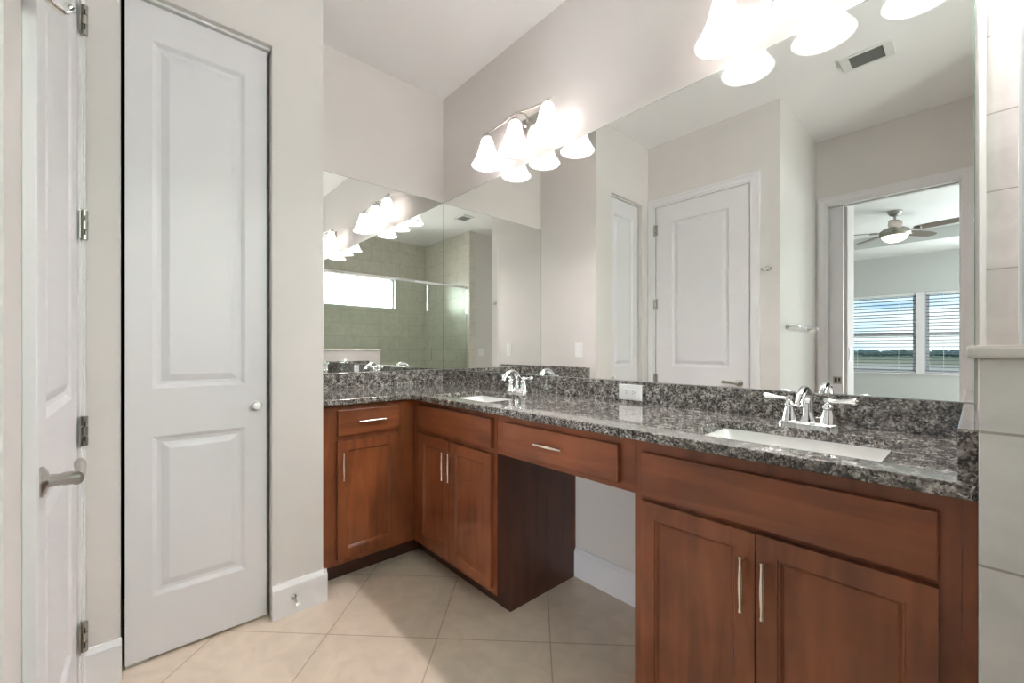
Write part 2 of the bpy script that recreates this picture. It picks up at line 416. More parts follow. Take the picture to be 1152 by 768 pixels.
# ------------------------------------------------------------------ door 2: wide two-panel door with hinges and lever
d2 = struct_empty('door_2', ((DX0 + DX1) / 2, WO, 0))
b = NB(); paneled(b, 'w', WO - 0.004, -1, DX0, DX1, 0.012, DZ, 0.040, [(0.848, 1.326, 0.26, 0.85), (0.848, 1.326, 1.022, 2.305)], DOORPROF)
make('door_leaf', b, M['door'], d2)
def casing_w(bm, x0, x1, z1, w, s, wd=0.070, t=0.018, right=None):
    xr = right if right is not None else x1 + wd
    # outer bead thicker, inner thinner
    for (a, bb, tt) in ((0, 0.016, t * 0.55), (0.016, 0.050, t * 0.8), (0.050, wd, t)):
        lo, hi = sorted((w, w + s * tt))
        box(bm, x0 - bb, x0 - a, lo, hi, 0, z1 + bb)
        if x1 + a < xr: box(bm, x1 + a, min(x1 + bb, xr), lo, hi, 0, z1 + bb)
        box(bm, x0 - a, x1 + a, lo, hi, z1 + a, z1 + bb)
b = NB(); casing_w(b, DX0 - 0.006, DX1 + 0.006, DZ + 0.004, WO, -1); make('door_casing', b, M['trim'], d2, bevel=0.002)
for z in (2.25, 1.578, 0.903, 0.228):
    b = NB()
    box(b, DX0 - 0.022, DX0 + 0.020, WO - 0.013, WO - 0.010, z - 0.048, z + 0.048)
    for k in range(3): sweep(b, [(DX0 - 0.002, -(WO - 0.020), z - 0.048 + 0.033 * k), (DX0 - 0.002, -(WO - 0.020), z - 0.048 + 0.033 * k + 0.030)], 0.009, 12)
    h = make('door_hinge', b, M['hinge'], d2, smooth=True)
    for sz in (-0.026, 0.022):
        bx('slot', M['slot'], h, DX0 + 0.0065, DX0 + 0.0078, WO - 0.023, WO - 0.019, z + sz - 0.008, z + sz + 0.010)
LV = (1.402, WO, 0.905)
b = NB(); lathe(b, [(0.030, 0), (0.030, 0.006), (0.024, 0.010), (0.013, 0.014), (0.012, 0.030), (0.014, 0.034), (0.013, 0.058)], (LV[0], -WO + 0.003, LV[2]), (0, 1, 0))
lv = make('door_lever', b, M['nickel'], d2, smooth=True)
b = NB(); sweep(b, spline([(LV[0] + 0.010, -(WO - 0.056), LV[2]), (LV[0] - 0.02, -(WO - 0.058), LV[2] + 0.002), (LV[0] - 0.07, -(WO - 0.056), LV[2] + 0.004), (LV[0] - 0.112, -(WO - 0.052), LV[2] + 0.006)]),
               [0.011] * 3 + [0.009] * 12 + [0.010] * 4, 14, 1.3)
make('lever_arm', b, M['nickel'], lv, smooth=True)

# ------------------------------------------------------------------ door 3: opening to the bedroom with a pocket door part way out
d3 = struct_empty('door_3', (2.17, WE, 0))
b = NB(); casing_w(b, BX0, BX1, BZ, WE, -1, 0.066, 0.018, right=2.652); make('door_casing', b, M['trim'], d3, bevel=0.002)
bx('door_jamb', M['trim'], d3, (BX0 - 0.004, BX0 + 0.004, WE, WE + 0.035, 0, BZ), (BX0 - 0.004, BX0 + 0.004, WE + 0.085, WE + 0.12, 0, BZ),
   (BX1 - 0.010, BX1, WE, WE + 0.12, 0, BZ), (BX0, BX1, WE, WE + 0.045, BZ - 0.012, BZ), (BX0, BX1, WE + 0.078, WE + 0.12, BZ - 0.012, BZ))
bx('door_track', M['slot'], d3, BX0, BX1, WE + 0.046, WE + 0.077, BZ - 0.006, BZ)
bx('door_leaf', M['door'], d3, BX0 - 0.02, 1.872, WE + 0.044, WE + 0.079, 0.012, BZ - 0.014, bevel=0.002)
b = NB(); box(b, 1.800, 1.862, WE + 0.040, WE + 0.044, 0.866, 0.930)
pl = make('pocket_latch', b, M['hinge'], d3, bevel=0.001)
bx('latch_recess', M['slot'], pl, 1.811, 1.829, WE + 0.0385, WE + 0.040, 0.876, 0.920)
bx('latch_recess', M['slot'], pl, 1.838, 1.852, WE + 0.0385, WE + 0.040, 0.890, 0.920)

# ------------------------------------------------------------------ window 1: shower window
w1 = struct_empty('window_1', (XF + 0.1, 0.96, SZ0))
fr = []
def ring(x0, x1, w0, w1_, z0, z1, t): return [(x0, x1, w0, w0 + t, z0, z1), (x0, x1, w1_ - t, w1_, z0, z1), (x0, x1, w0 + t, w1_ - t, z0, z0 + t), (x0, x1, w0 + t, w1_ - t, z1 - t, z1)]
bx('window_frame', M['trim'], w1, *ring(XF + 0.075, XF + 0.125, SW0, SW1, SZ0, SZ1, 0.03), bevel=0.002)
bx('window_reveal', M['trim'], w1, *ring(XF + 0.002, XF + 0.075, SW0, SW1, SZ0, SZ1, 0.008))
bx('window_pane', M['glass'], w1, XF + 0.098, XF + 0.102, SW0 + 0.03, SW1 - 0.03, SZ0 + 0.03, SZ1 - 0.03)

# ------------------------------------------------------------------ mirrors
mr = thing('wall_mirror', 'long frameless wall mirror over the two-sink vanity run', 'mirror', (1.33, 0, 1.03))
bx('mirror_glass', M['mirror'], mr, 0.004, 2.6465, 0.0005, 0.005, 1.0255, 2.254)
bx('polished_edge', M['glassedge'], mr, (2.6465, 2.6485, 0.0005, 0.0052, 1.0255, 2.254), (0.004, 2.6465, 0.0005, 0.0052, 2.254, 2.2555), (0.004, 2.6465, 0.0005, 0.0052, 1.0245, 1.0255))
mr = thing('wall_mirror', 'narrower frameless mirror on the short wall above the drawer base cabinet', 'mirror', (0, 0.52, 1.03))
bx('mirror_glass', M['mirror'], mr, 0.0005, 0.005, 0.006, WJ - 0.003, 1.0255, 2.254)
bx('polished_edge', M['glassedge'], mr, (0.0005, 0.0052, 0.0052, 0.0060, 1.0255, 2.254), (0.0005, 0.0052, WJ - 0.003, WJ - 0.001, 1.0255, 2.254), (0.0005, 0.0052, 0.006, WJ - 0.003, 2.254, 2.2555))

# ------------------------------------------------------------------ granite worktop
CT, CB, D = 0.927, 0.898, 0.585
XE = 2.6535
HOLES = [(0.705, 1.145, 0.185, 0.495), (2.075, 2.512, 0.185, 0.495)]
top = thing('granite_countertop', 'L-shaped speckled grey granite worktop with splashbacks across all the vanity cabinets', 'countertop', (0.3, 0.3, CB))
b = NB()
xs = sorted({0.0005, D, XE - 0.0005} | {h[0] for h in HOLES} | {h[1] for h in HOLES}); ws = sorted({0.0005, D, WJ - 0.001, 0.185, 0.495})
def solid(i, j):
    if i < 0 or j < 0 or i >= len(xs) - 1 or j >= len(ws) - 1: return False
    cx, cw = (xs[i] + xs[i + 1]) / 2, (ws[j] + ws[j + 1]) / 2
    if cx > D and cw > D: return False
    return not any(h[0] < cx < h[1] and h[2] < cw < h[3] for h in HOLES)
for i in range(len(xs) - 1):
    for j in range(len(ws) - 1):
        if not solid(i, j): continue
        x0, x1, w0, w1_ = xs[i], xs[i + 1], ws[j], ws[j + 1]
        def q(*p): b.faces.new([b.verts.new((x, -w, z)) for x, w, z in p])
        q((x0, w0, CT), (x1, w0, CT), (x1, w1_, CT), (x0, w1_, CT)); q((x0, w0, CB), (x1, w0, CB), (x1, w1_, CB), (x0, w1_, CB))
        if not solid(i - 1, j): q((x0, w0, CB), (x0, w1_, CB), (x0, w1_, CT), (x0, w0, CT))
        if not solid(i + 1, j): q((x1, w0, CB), (x1, w1_, CB), (x1, w1_, CT), (x1, w0, CT))
        if not solid(i, j - 1): q((x0, w0, CB), (x1, w0, CB), (x1, w0, CT), (x0, w0, CT))
        if not solid(i, j + 1): q((x0, w1_, CB), (x1, w1_, CB), (x1, w1_, CT), (x0, w1_, CT))
bmesh.ops.remove_doubles(b, verts=b.verts, dist=1e-5)
make('worktop_slab', b, M['granite'], top, bevel=0.004, bseg=2)
ST = 1.0235; tk = 0.021
bx('backsplash', M['granite'], top, tk, XE - 0.027, 0.0005, tk, CT, ST, bevel=0.0015)
bx('backsplash', M['granite'], top, 0.0005, tk - 0.0003, 0.0005, WJ - 0.0225, CT, ST, bevel=0.0015)
bx('backsplash', M['granite'], top, 0.0005, D - 0.03, WJ - 0.022, WJ - 0.0008, CT, ST, bevel=0.0015)
bx('backsplash', M['granite'], top, XE - 0.0265, XE - 0.0005, 0.0005, 0.560, CT, ST, bevel=0.0015)

# ------------------------------------------------------------------ sinks
def sink(h, label):
    cx, cw = (h[0] + h[1]) / 2, (h[2] + h[3]) / 2
    t = thing('undermount_sink', label, 'sink', (cx, cw, 0.75), 'undermount sinks in the worktop')
    hx, hw = (h[1] - h[0]) / 2 + 0.006, (h[3] - h[2]) / 2 + 0.006
    def loop(bm, sx, sw, r, z, n=6):
        vs = []
        for qx, qw, a0 in ((1, 1, 0), (-1, 1, 90), (-1, -1, 180), (1, -1, 270)):
            for k in range(n + 1):
                a = math.radians(a0 + 90 * k / n)
                vs.append(bm.verts.new((cx + qx * (sx - r) + r * math.cos(a), -(cw) + (qw * (sw - r) + r * math.sin(a)), z)))
        return vs
    b = NB(); L = []
    for (dx, r, z) in ((0.02, 0.03, 0.8975), (0.0, 0.025, 0.8975), (-0.004, 0.028, 0.885), (-0.012, 0.035, 0.80), (-0.030, 0.05, 0.768), (-0.06, 0.06, 0.757)):
        L.append(loop(b, hx + dx, hw + dx, r, z))
    for a, c in zip(L, L[1:]):
        n = len(a)
        for k in range(n): b.faces.new((a[k], a[(k + 1) % n], c[(k + 1) % n], c[k]))
    b.faces.new(L[-1])
    O = []
    o_ = make('basin', b, M['porcelain'], t, smooth=True)
    so = o_.modifiers.new('wall', 'SOLIDIFY'); so.thickness = 0.009; so.offset = -1
    b = NB(); lathe(b, [(0.024, 0.0), (0.024, 0.003), (0.016, 0.004), (0.014, 0.001), (0.002, 0.0015)], (cx, -cw + 0.03, 0.7572)); make('drain', b, M['chrome'], t, smooth=True)
sink(HOLES[0], 'white rectangular undermount sink in the corner end of the worktop')
sink(HOLES[1], 'white rectangular undermount sink in the worktop beside the shower half wall')

# ------------------------------------------------------------------ faucets
def make_faucet(loc, label):
    t = thing('sink_faucet', label, 'faucet', loc, 'chrome centreset faucets')
    X, Y, Z = loc[0], -loc[1], loc[2]
    b = NB(); n = 20; prev = None
    for (a, c, z) in ((0.083, 0.030, 0.0), (0.083, 0.030, 0.009), (0.078, 0.026, 0.013), (0.062, 0.018, 0.016)):
        r = [b.verts.new((X + a * math.copysign(abs(math.cos(2 * math.pi * k / n)) ** 0.6, math.cos(2 * math.pi * k / n)), Y + c * math.copysign(abs(math.sin(2 * math.pi * k / n)) ** 0.7, math.sin(2 * math.pi * k / n)), Z + z)) for k in range(n)]
        if prev:
            for k in range(n): b.faces.new((prev[k], prev[(k + 1) % n], r[(k + 1) % n], r[k]))
        else: b.faces.new(r[::-1])
        prev = r
    b.faces.new(prev); make('base_plate', b, M['chrome'], t, smooth=True)
    b = NB()
    lathe(b, [(0.024, 0.012), (0.022, 0.020), (0.016, 0.034), (0.0145, 0.050)], (X, Y, Z), seg=20)
    path = spline([(X, Y, Z + 0.040), (X, Y + 0.002, Z + 0.075), (X, Y - 0.008, Z + 0.104), (X, Y - 0.036, Z + 0.118), (X, Y - 0.070, Z + 0.110), (X, Y - 0.094, Z + 0.088), (X, Y - 0.101, Z + 0.072)], 5)
    m_ = len(path); rr = [0.0150 - 0.0035 * (k / (m_ - 1)) for k in range(m_)]; rr[-1] = rr[-2] = 0.0135
    sweep(b, path, rr, 16); make('spout', b, M['chrome'], t, smooth=True)
    b = NB(); sweep(b, [(X, Y + 0.020, Z + 0.010), (X, Y + 0.020, Z + 0.080)], 0.0022, 8); lathe(b, [(0.002, 0), (0.006, 0.004), (0.005, 0.012), (0.001, 0.014)], (X, Y + 0.020, Z + 0.078), seg=12)
    make('lift_rod', b, M['chrome'], t, smooth=True)
    for s in (-1, 1):
        hx = X + s * 0.051
        b = NB(); lathe(b, [(0.024, 0.010), (0.022, 0.018), (0.0175, 0.036), (0.0135, 0.052), (0.0125, 0.056), (0.0155, 0.060), (0.0155, 0.066), (0.0105, 0.072), (0.010, 0.077), (0.0125, 0.082), (0.010, 0.090), (0.003, 0.093)], (hx, Y, Z), seg=20)
        h = make('handle', b, M['chrome'], t, smooth=True)
        b = NB(); pts = spline([(hx, Y, Z + 0.081), (hx + s * 0.020, Y - 0.001, Z + 0.083), (hx + s * 0.048, Y - 0.003, Z + 0.085), (hx + s * 0.066, Y - 0.004, Z + 0.087), (hx + s * 0.076, Y - 0.005, Z + 0.087)], 4)
        sweep(b, pts, [0.0075, 0.0072, 0.0068, 0.0065, 0.0062, 0.0062, 0.0065, 0.007, 0.008, 0.009, 0.0098, 0.0102, 0.0105, 0.0105, 0.0095, 0.007, 0.003], 12)
        make('lever', b, M['chrome'], h, smooth=True)
    return t
make_faucet((2.292, 0.105, CT), 'chrome two-lever faucet nearest the shower half wall')
make_faucet((0.926, 0.105, CT), 'chrome two-lever faucet at the corner sink beside the short mirrored wall')

# ------------------------------------------------------------------ cabinets
DF, DD, DT = 0.533, 0.553, 0.457
def pull(parent, face, c, vertical, L=0.138):
    # face 'w': stands out toward +w ; 'x': toward +x
    u, v = c; b = NB(); so = 0.030
    def P(a, k, z): return (DD + k, -a, z) if face == 'x' else (a, -(DD + k), z)
    pts = []; rad = []
    for i in range(13):
        t = -1 + 2 * i / 12; s = t * L / 2
        pts.append(P(u, so, v + s) if vertical else P(u + s, so, v))
        a = abs(t); rad.append(0.0036 + 0.0026 * math.cos(a * math.pi / 2) ** 2 + (0.0018 if a > 0.9 else 0))
    sweep(b, pts, rad, 10)
    for s in (-0.38, 0.38):
        A = P(u, 0, v + s * L) if vertical else P(u + s * L, 0, v); B_ = P(u, so, v + s * L) if vertical else P(u + s * L, so, v)
        sweep(b, [A, B_], 0.0035, 8)
    return make('pull', b, M['pull'], parent, smooth=True)
def slab_front(t, name, face, u0, u1, v0, v1, m):
    if face == 'x': o = bx(name, m, t, DF + 0.0005, DD, u0, u1, v0, v1, bevel=0.003)
    else: o = bx(name, m, t, u0, u1, DF + 0.0005, DD, v0, v1, bevel=0.003)
    return o
def cab_door(t, face, u0, u1, v0, v1, st=0.046):
    b = NB(); paneled(b, face, DD, 1, u0, u1, v0, v1, 0.0195, [(u0 + st, u1 - st, v0 + st, v1 - st)], CABPROF)
    return make('door', b, M['wood_v'], t)

def carcass(x0, x1, w0, w1, front, t=0.018):
    """open-topped box of boards; front = (thickness side) 'w' or 'x' """
    z0, z1 = 0.100, CB - 0.0005
    return [(x0, x0 + t, w0, w1, z0, z1), (x1 - t, x1, w0, w1, z0, z1), (x0 + t, x1 - t, w0, w0 + t, z0, z1), (x0 + t, x1 - t, w1 - t, w1, z0, z1), (x0 + t, x1 - t, w0 + t, w1 - t, z0, z0 + t)]
# drawer base cabinet on the short wall
c1 = thing('vanity_cabinet', 'cherry drawer base cabinet with single door under the narrower mirror', 'cabinet', (0.25, 0.8, 0))
bx('cabinet_body', M['wood_v'], c1, *carcass(0.001, DF, DF + 0.0605, WJ - 0.001, 'x'))
bx('toe_kick', M['toe'], c1, 0.001, DT, DT + 0.001, WJ - 0.001, 0.0, 0.0995)
dr = slab_front(c1, 'drawer_front', 'x', 0.634, 0.958, 0.741, 0.868, M['wood_y']); pull(dr, 'x', (0.795, 0.8075), False)
dd = cab_door(c1, 'x', 0.636, 0.960, 0.131, 0.716); pull(dd, 'x', (0.940, 0.5955), True)

# corner sink base
c2 = thing('vanity_cabinet', 'cherry corner sink base with false drawer front and two doors left of the knee space', 'cabinet', (0.6, 0.27, 0))
bx('cabinet_body', M['wood_v'], c2, *carcass(0.001, 1.2595, 0.001, DF, 'w'), (DF - 0.018, DF, DF, DF + 0.060, 0.100, CB - 0.0005))
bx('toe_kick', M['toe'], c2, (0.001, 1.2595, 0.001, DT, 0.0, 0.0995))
bx('side_panel', M['wood_shaded'], c2, (1.2597, 1.2625, 0.017, DF - 0.001, 0.100, CB - 0.0005), (1.2597, 1.2625, 0.017, DT, 0.0, 0.0999))
slab_front(c2, 'false_drawer_front', 'w', 0.615, 1.240, 0.738, 0.869, M['wood_x'])
dd = cab_door(c2, 'w', 0.615, 0.9125, 0.131, 0.714); pull(dd, 'w', (0.8965, 0.5965), True)
dd = cab_door(c2, 'w', 0.9155, 1.240, 0.131, 0.714); pull(dd, 'w', (0.951, 0.5995), True)

# knee-space drawer unit
c3 = thing('knee_drawer_unit', 'cherry drawer unit bridging the open knee space between the sink cabinets', 'cabinet', (1.6, 0.27, 0.72))
bx('apron', M['wood_x'], c3, (1.263, 1.9345, DF - 0.019, DF, 0.720, CB - 0.0005))
bx('drawer_box', M['wood_shaded'], c3, (1.345, 1.865, 0.10, DF - 0.0195, 0.750, 0.860))
dr = slab_front(c3, 'drawer_front', 'w', 1.325, 1.883, 0.741, 0.866, M['wood_x']); pull(dr, 'w', (1.603, 0.812), False)

# right sink base
c4 = thing('vanity_cabinet', 'large cherry sink base with two doors beside the tiled half wall', 'cabinet', (2.29, 0.27, 0))
bx('cabinet_body', M['wood_v'], c4, *carcass(1.9350, 2.632, 0.001, DF, 'w'))
bx('filler_strip', M['wood_v'], c4, 2.6325, 2.6525, DF - 0.03, DF - 0.002, 0.100, CB - 0.0005)
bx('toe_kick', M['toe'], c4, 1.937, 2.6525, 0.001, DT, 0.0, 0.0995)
slab_front(c4, 'false_drawer_front', 'w', 1.965, 2.602, 0.725, 0.858, M['wood_x'])
dd = cab_door(c4, 'w', 1.965, 2.282, 0.131, 0.711); pull(dd, 'w', (2.259, 0.588), True)
dd = cab_door(c4, 'w', 2.285, 2.602, 0.131, 0.711); pull(dd, 'w', (2.307, 0.590), True)

# ------------------------------------------------------------------ outlet and switches
def decora(name, label, cat, plane, u, v, d, s, wd, ht, kind, n=1):
    """plane 'w' : plate on a wall of constant w, looking s*w ; plane 'x': constant x looking s*x"""
    loc = (u, d, v) if plane == 'w' else (d, u, v)
    t = thing(name, label, cat, loc)
    def B(u0, u1, k0, k1, z0, z1):
        a, c = sorted((d + s * k0, d + s * k1))
        return (u0, u1, a, c, z0, z1) if plane == 'w' else (a, c, u0, u1, z0, z1)
    bx('cover_plate', M['plastic'], t, B(u - wd / 2, u + wd / 2, 0.0003, 0.006, v - ht / 2, v + ht / 2), bevel=0.002)
    for k in range(n):
        uc = u + (k - (n - 1) / 2) * 0.046
        if kind == 'outlet':
            r = bx('receptacle', M['plastic'], t, B(u - 0.033, u + 0.033, 0.006, 0.0085, v - 0.0165, v + 0.0165), bevel=0.0015)
            sl = []
            for c in (-0.018, 0.018):
                sl += [B(u + c - 0.004, u + c + 0.003, 0.0085, 0.0088, v + 0.0045, v + 0.0065), B(u + c - 0.004, u + c + 0.003, 0.0085, 0.0088, v - 0.0065, v - 0.0045), B(u + c + 0.0065, u + c + 0.0105, 0.0085, 0.0088, v - 0.002, v + 0.002)]
            for e in sl: bx('slot', M['slot'], r, e)
        else:
            bx('rocker', M['plastic'], t, B(uc - 0.016, uc + 0.016, 0.006, 0.010, v - 0.033, v + 0.033), bevel=0.003)
    return t
decora('electrical_outlet', 'white horizontal outlet set in the granite backsplash above the knee space', 'outlet', 'w', 1.597, 0.975, tk, 1, 0.118, 0.071, 'outlet')
decora('light_switch', 'white rocker switch over the side splash facing the long mirror', 'switch', 'w', 0.440, 1.167, WJ, -1, 0.072, 0.118, 'switch')
decora('light_switch', 'white double rocker switch between shower and bedroom doorway', 'switch', 'x', 2.415, 1.125, XR, -1, 0.120, 0.118, 'switch', 2)

# ------------------------------------------------------------------ towel bar, robe hook, door stop, ceiling vent
t = thing('towel_bar', 'chrome towel bar on the short wall beside the bedroom doorway', 'towel bar', (XD, 2.3, 1.345))
for w in (2.00, 2.60):
    b = NB(); lathe(b, [(0.026, 0), (0.025, 0.006), (0.014, 0.012), (0.010, 0.020), (0.010, 0.055), (0.014, 0.060), (0.014, 0.078), (0.008, 0.084)], (XD + 0.0005, -w, 1.345), (1, 0, 0)); make('bracket', b, M['chrome'], t, smooth=True)
b = NB(); sweep(b, [(XD + 0.067, -1.995, 1.345), (XD + 0.067, -2.605, 1.345)], 0.0085, 14); make('bar', b, M['chrome'], t, smooth=True)

t = thing('robe_hook', 'chrome double robe hook between the white door and the wall corner', 'hook', (1.605, WO, 1.778))
b = NB(); lathe(b, [(0.025, 0), (0.024, 0.006), (0.013, 0.012), (0.009, 0.018), (0.010, 0.030)], (1.605, -WO + 0.0005, 1.782), (0, 1, 0)); make('backplate', b, M['chrome'], t, smooth=True)
for s in (-1, 1):
    b = NB(); pts = spline([(1.605, -(WO - 0.024), 1.780), (1.605 + s * 0.014, -(WO - 0.036), 1.766), (1.605 + s * 0.026, -(WO - 0.052), 1.764), (1.605 + s * 0.032, -(WO - 0.062), 1.780)], 5)
    sweep(b, pts, [0.0065] * (len(pts) - 3) + [0.008, 0.009, 0.006], 12); make('hook_arm', b, M['chrome'], t, smooth=True)

t = thing('door_stop', 'small chrome door stop with white tip screwed to the baseboard by the closet door', 'door stop', (XC + 0.016, 1.178, 0.075))
b = NB(); lathe(b, [(0.012, 0), (0.011, 0.004), (0.005, 0.008), (0.0045, 0.062)], (XC + 0.0165, -1.178, 0.075), (1, 0.0, -0.05)); make('rod', b, M['nickel'], t, smooth=True)
b = NB(); lathe(b, [(0.008, 0.060), (0.009, 0.064), (0.009, 0.074), (0.006, 0.078)], (XC + 0.0165, -1.178, 0.075), (1, 0, -0.05)); make('rubber_tip', b, M['plastic'], t, smooth=True)

t = thing('ceiling_vent', 'small white louvered exhaust vent in the bathroom ceiling', 'vent', (2.186, 1.745, H))
VX0, VX1, VW0, VW1 = 2.060, 2.315, 1.655, 1.835
bx('vent_frame', M['vent'], t, (VX0, VX0 + 0.045, VW0, VW1, H - 0.012, H - 0.0005), (VX1 - 0.045, VX1, VW0, VW1, H - 0.012, H - 0.0005), (VX0 + 0.045, VX1 - 0.045, VW0, VW0 + 0.018, H - 0.012, H - 0.0005), (VX0 + 0.045, VX1 - 0.045, VW1 - 0.018, VW1, H - 0.012, H - 0.0005), bevel=0.002)
bx('backing', M['slot'], t, VX0 + 0.045, VX1 - 0.045, VW0 + 0.018, VW1 - 0.018, H - 0.002, H - 0.0005)
b = NB()
for k in range(7):
    w = VW0 + 0.026 + k * 0.0215
    vs = [b.verts.new((x, -(w + a), H - z)) for x in (VX0 + 0.045, VX1 - 0.045) for a, z in ((0, 0.003), (0.010, 0.011), (0.012, 0.0105), (0.002, 0.0025))]
    for f in ((0, 1, 2, 3), (7, 6, 5, 4), (0, 4, 5, 1), (1, 5, 6, 2), (2, 6, 7, 3), (3, 7, 4, 0)): b.faces.new([vs[i] for i in f])
make('louvers', b, M['ventdark'], t)

# ------------------------------------------------------------------ vanity light fixtures
def make_light(cx, label):
    L = thing('vanity_light', label, 'wall light', (cx, 0, 2.45), 'three-shade vanity lights above the long mirror')
    X, Z = cx, 2.45
    b = NB()  # shield-shaped wall plate, wide at the top and pointed below, with a raised centre ridge
    out = [(-0.066, 0.062), (0.066, 0.062), (0.050, -0.005), (0.0, -0.095), (-0.050, -0.005)]
    back = [b.verts.new((X + a, -0.0005, Z + c)) for a, c in out]; mid = [b.verts.new((X + a, -0.010, Z + c)) for a, c in out]
    inn = [b.verts.new((X + a * 0.55, -0.026, Z + c * 0.55)) for a, c in out]; tip = b.verts.new((X, -0.032, Z))
    n = 5
    for k in range(n):
        j = (k + 1) % n
        b.faces.new((back[k], back[j], mid[j], mid[k])); b.faces.new((mid[k], mid[j], inn[j], inn[k])); b.faces.new((inn[k], inn[j], tip))
    b.faces.new(back[::-1]); make('wall_plate', b, M['nickel'], L)
    b = NB(); lathe(b, [(0.004, 0), (0.009, 0.006), (0.009, 0.012), (0.003, 0.017)], (X, -0.030, Z - 0.004), (0, -1, 0), 14); make('finial', b, M['chrome'], L, smooth=True)
    b = NB()
    sweep(b, spline([(X, -0.022, Z + 0.020), (X + 0.02, -0.060, Z + 0.045), (X + 0.01, -0.105, Z + 0.046), (X - 0.012, -0.125, Z + 0.030)]), 0.0055, 10)
    sweep(b, spline([(X, -0.022, Z - 0.010), (X - 0.01, -0.070, Z + 0.005), (X - 0.012, -0.115, Z + 0.020), (X - 0.012, -0.125, Z + 0.030)]), 0.0045, 10)
    make('bracket_arm', b, M['nickel'], L, smooth=True)
    b = NB()
    pts = spline([(X - 0.290, -0.125, Z + 0.018), (X - 0.20, -0.125, Z + 0.020), (X - 0.10, -0.125, Z + 0.026), (X, -0.125, Z + 0.034), (X + 0.09, -0.125, Z + 0.018), (X + 0.19, -0.125, Z + 0.004), (X + 0.285, -0.125, Z - 0.004)], 6)
    n = len(pts); rad = [0.0052 + (0.0035 if (k < 4 or k > n - 5) else 0) for k in range(n)]; rad[0] = rad[-1] = 0.003
    sweep(b, pts, rad, 10); make('arm_bar', b, M['nickel'], L, smooth=True)
    for dx, dz in ((-0.247, 0.0), (0.0, 0.0), (0.250, -0.012)):
        sx, sz = X + dx, Z + dz
        b = NB(); lathe(b, [(0.006, 0.012), (0.016, 0.008), (0.022, -0.002), (0.024, -0.018), (0.020, -0.032), (0.018, -0.045)], (sx, -0.125, sz), seg=18); make('socket', b, M['nickel'], L, smooth=True)
        b = NB(); lathe(b, [(0.024, -0.006), (0.030, -0.014), (0.036, -0.035), (0.044, -0.070), (0.055, -0.105), (0.070, -0.138), (0.086, -0.164), (0.094, -0.174)], (sx, -0.125, sz), seg=32, cap=(False, False))
        o = make('lamp_shade', b, M['shade'], L, smooth=True)
        so = o.modifiers.new('glass', 'SOLIDIFY'); so.thickness = 0.0035; so.offset = 0
        b = NB(); lathe(b, [(0.013, -0.040), (0.013, -0.066), (0.022, -0.084), (0.030, -0.108), (0.030, -0.124), (0.022, -0.141), (0.010, -0.149), (0.0, -0.151)], (sx, -0.125, sz), seg=16)
        make('bulb', b, M['bulb'], L, smooth=True)
    return L
make_light(0.926, 'three-shade vanity light over the corner sink, nearest the short wall')
make_light(2.287, 'three-shade vanity light over the sink beside the shower')

# ------------------------------------------------------------------ shower enclosure
sh = thing('shower_enclosure', 'frameless glass shower enclosure with chrome header rail behind the half wall', 'shower enclosure', (2.72, 1.1, 0))
bx('wall_channel', M['alu'], sh, 2.7225, 2.7425, 0.0005, 0.020, 1.1765, 2.1245)
bx('header_rail', M['chrome'], sh, 2.716, 2.749, 0.0005, WS - 0.001, 2.125, 2.160, bevel=0.003)
bx('glass_panel', M['showerglass'], sh, (2.7285, 2.7365, 0.0205, 0.735, 1.177, 2.125), )
bx('glass_panel', M['showerglass'], sh, (2.7285, 2.7365, 0.738, 1.478, 0.055, 2.125))
gd = bx('glass_door', M['showerglass'], sh, (2.7285, 2.7365, 1.484, WS - 0.006, 0.055, 2.120))
b = NB(); sweep(b, [(2.758, -1.56, 1.0), (2.758, -1.56, 1.2)], 0.007, 10); sweep(b, [(2.7365, -1.56, 1.02), (2.758, -1.56, 1.02)], 0.005, 8); sweep(b, [(2.7365, -1.56, 1.18), (2.758, -1.56, 1.18)], 0.005, 8)
make('door_pull', b, M['chrome'], gd, smooth=True)
bx('sill', M['chrome'], sh, 2.717, 2.748, 0.7335, WS - 0.001, 0.0505, 0.056)
b = NB(); box(b, 2.665, 2.775, 0.7325, WS, 0.0, 0.050); struct('trim_4', b, M['tile'], bevel=0.003)

# ------------------------------------------------------------------ bedroom seen through the doorway
BW0, BW1, BXL, BXR = WE + 0.12, 8.0, -0.6, 5.2
ZS, ZT = 2.767, 2.935
b = NB(); box(b, BXL - 0.1, BXR + 0.1, BW0 + 0.001, BW1 + 0.1, -0.12, 0.0); struct('floor_bedroom', b, M['carpet'])
b = NB()
box(b, BXL, BXR, 6.93, BW1, ZS, ZT); box(b, BXL, BXR, BW0 + 0.001, 3.75, ZS, ZT); box(b, BXL, BXL + 0.7, 3.75, 6.93, ZS, ZT); box(b, BXR - 0.7, BXR, 3.75, 6.93, ZS, ZT)
struct('ceiling_bedroom_soffit', b, [M['bedceil'], M['bedwall']])
sof = bpy.data.objects['ceiling_bedroom_soffit']
for p in sof.data.polygons:
    if abs(p.normal.z) < 0.5: p.material_index = 1
b = NB(); box(b, BXL, BXR, BW0 + 0.001, BW1, ZT, ZT + 0.1); struct('ceiling_bedroom', b, M['bedceil'])
WX = [(0.995, 1.975), (2.080, 3.060)]; WZ0, WZ1 = 0.775, 2.120
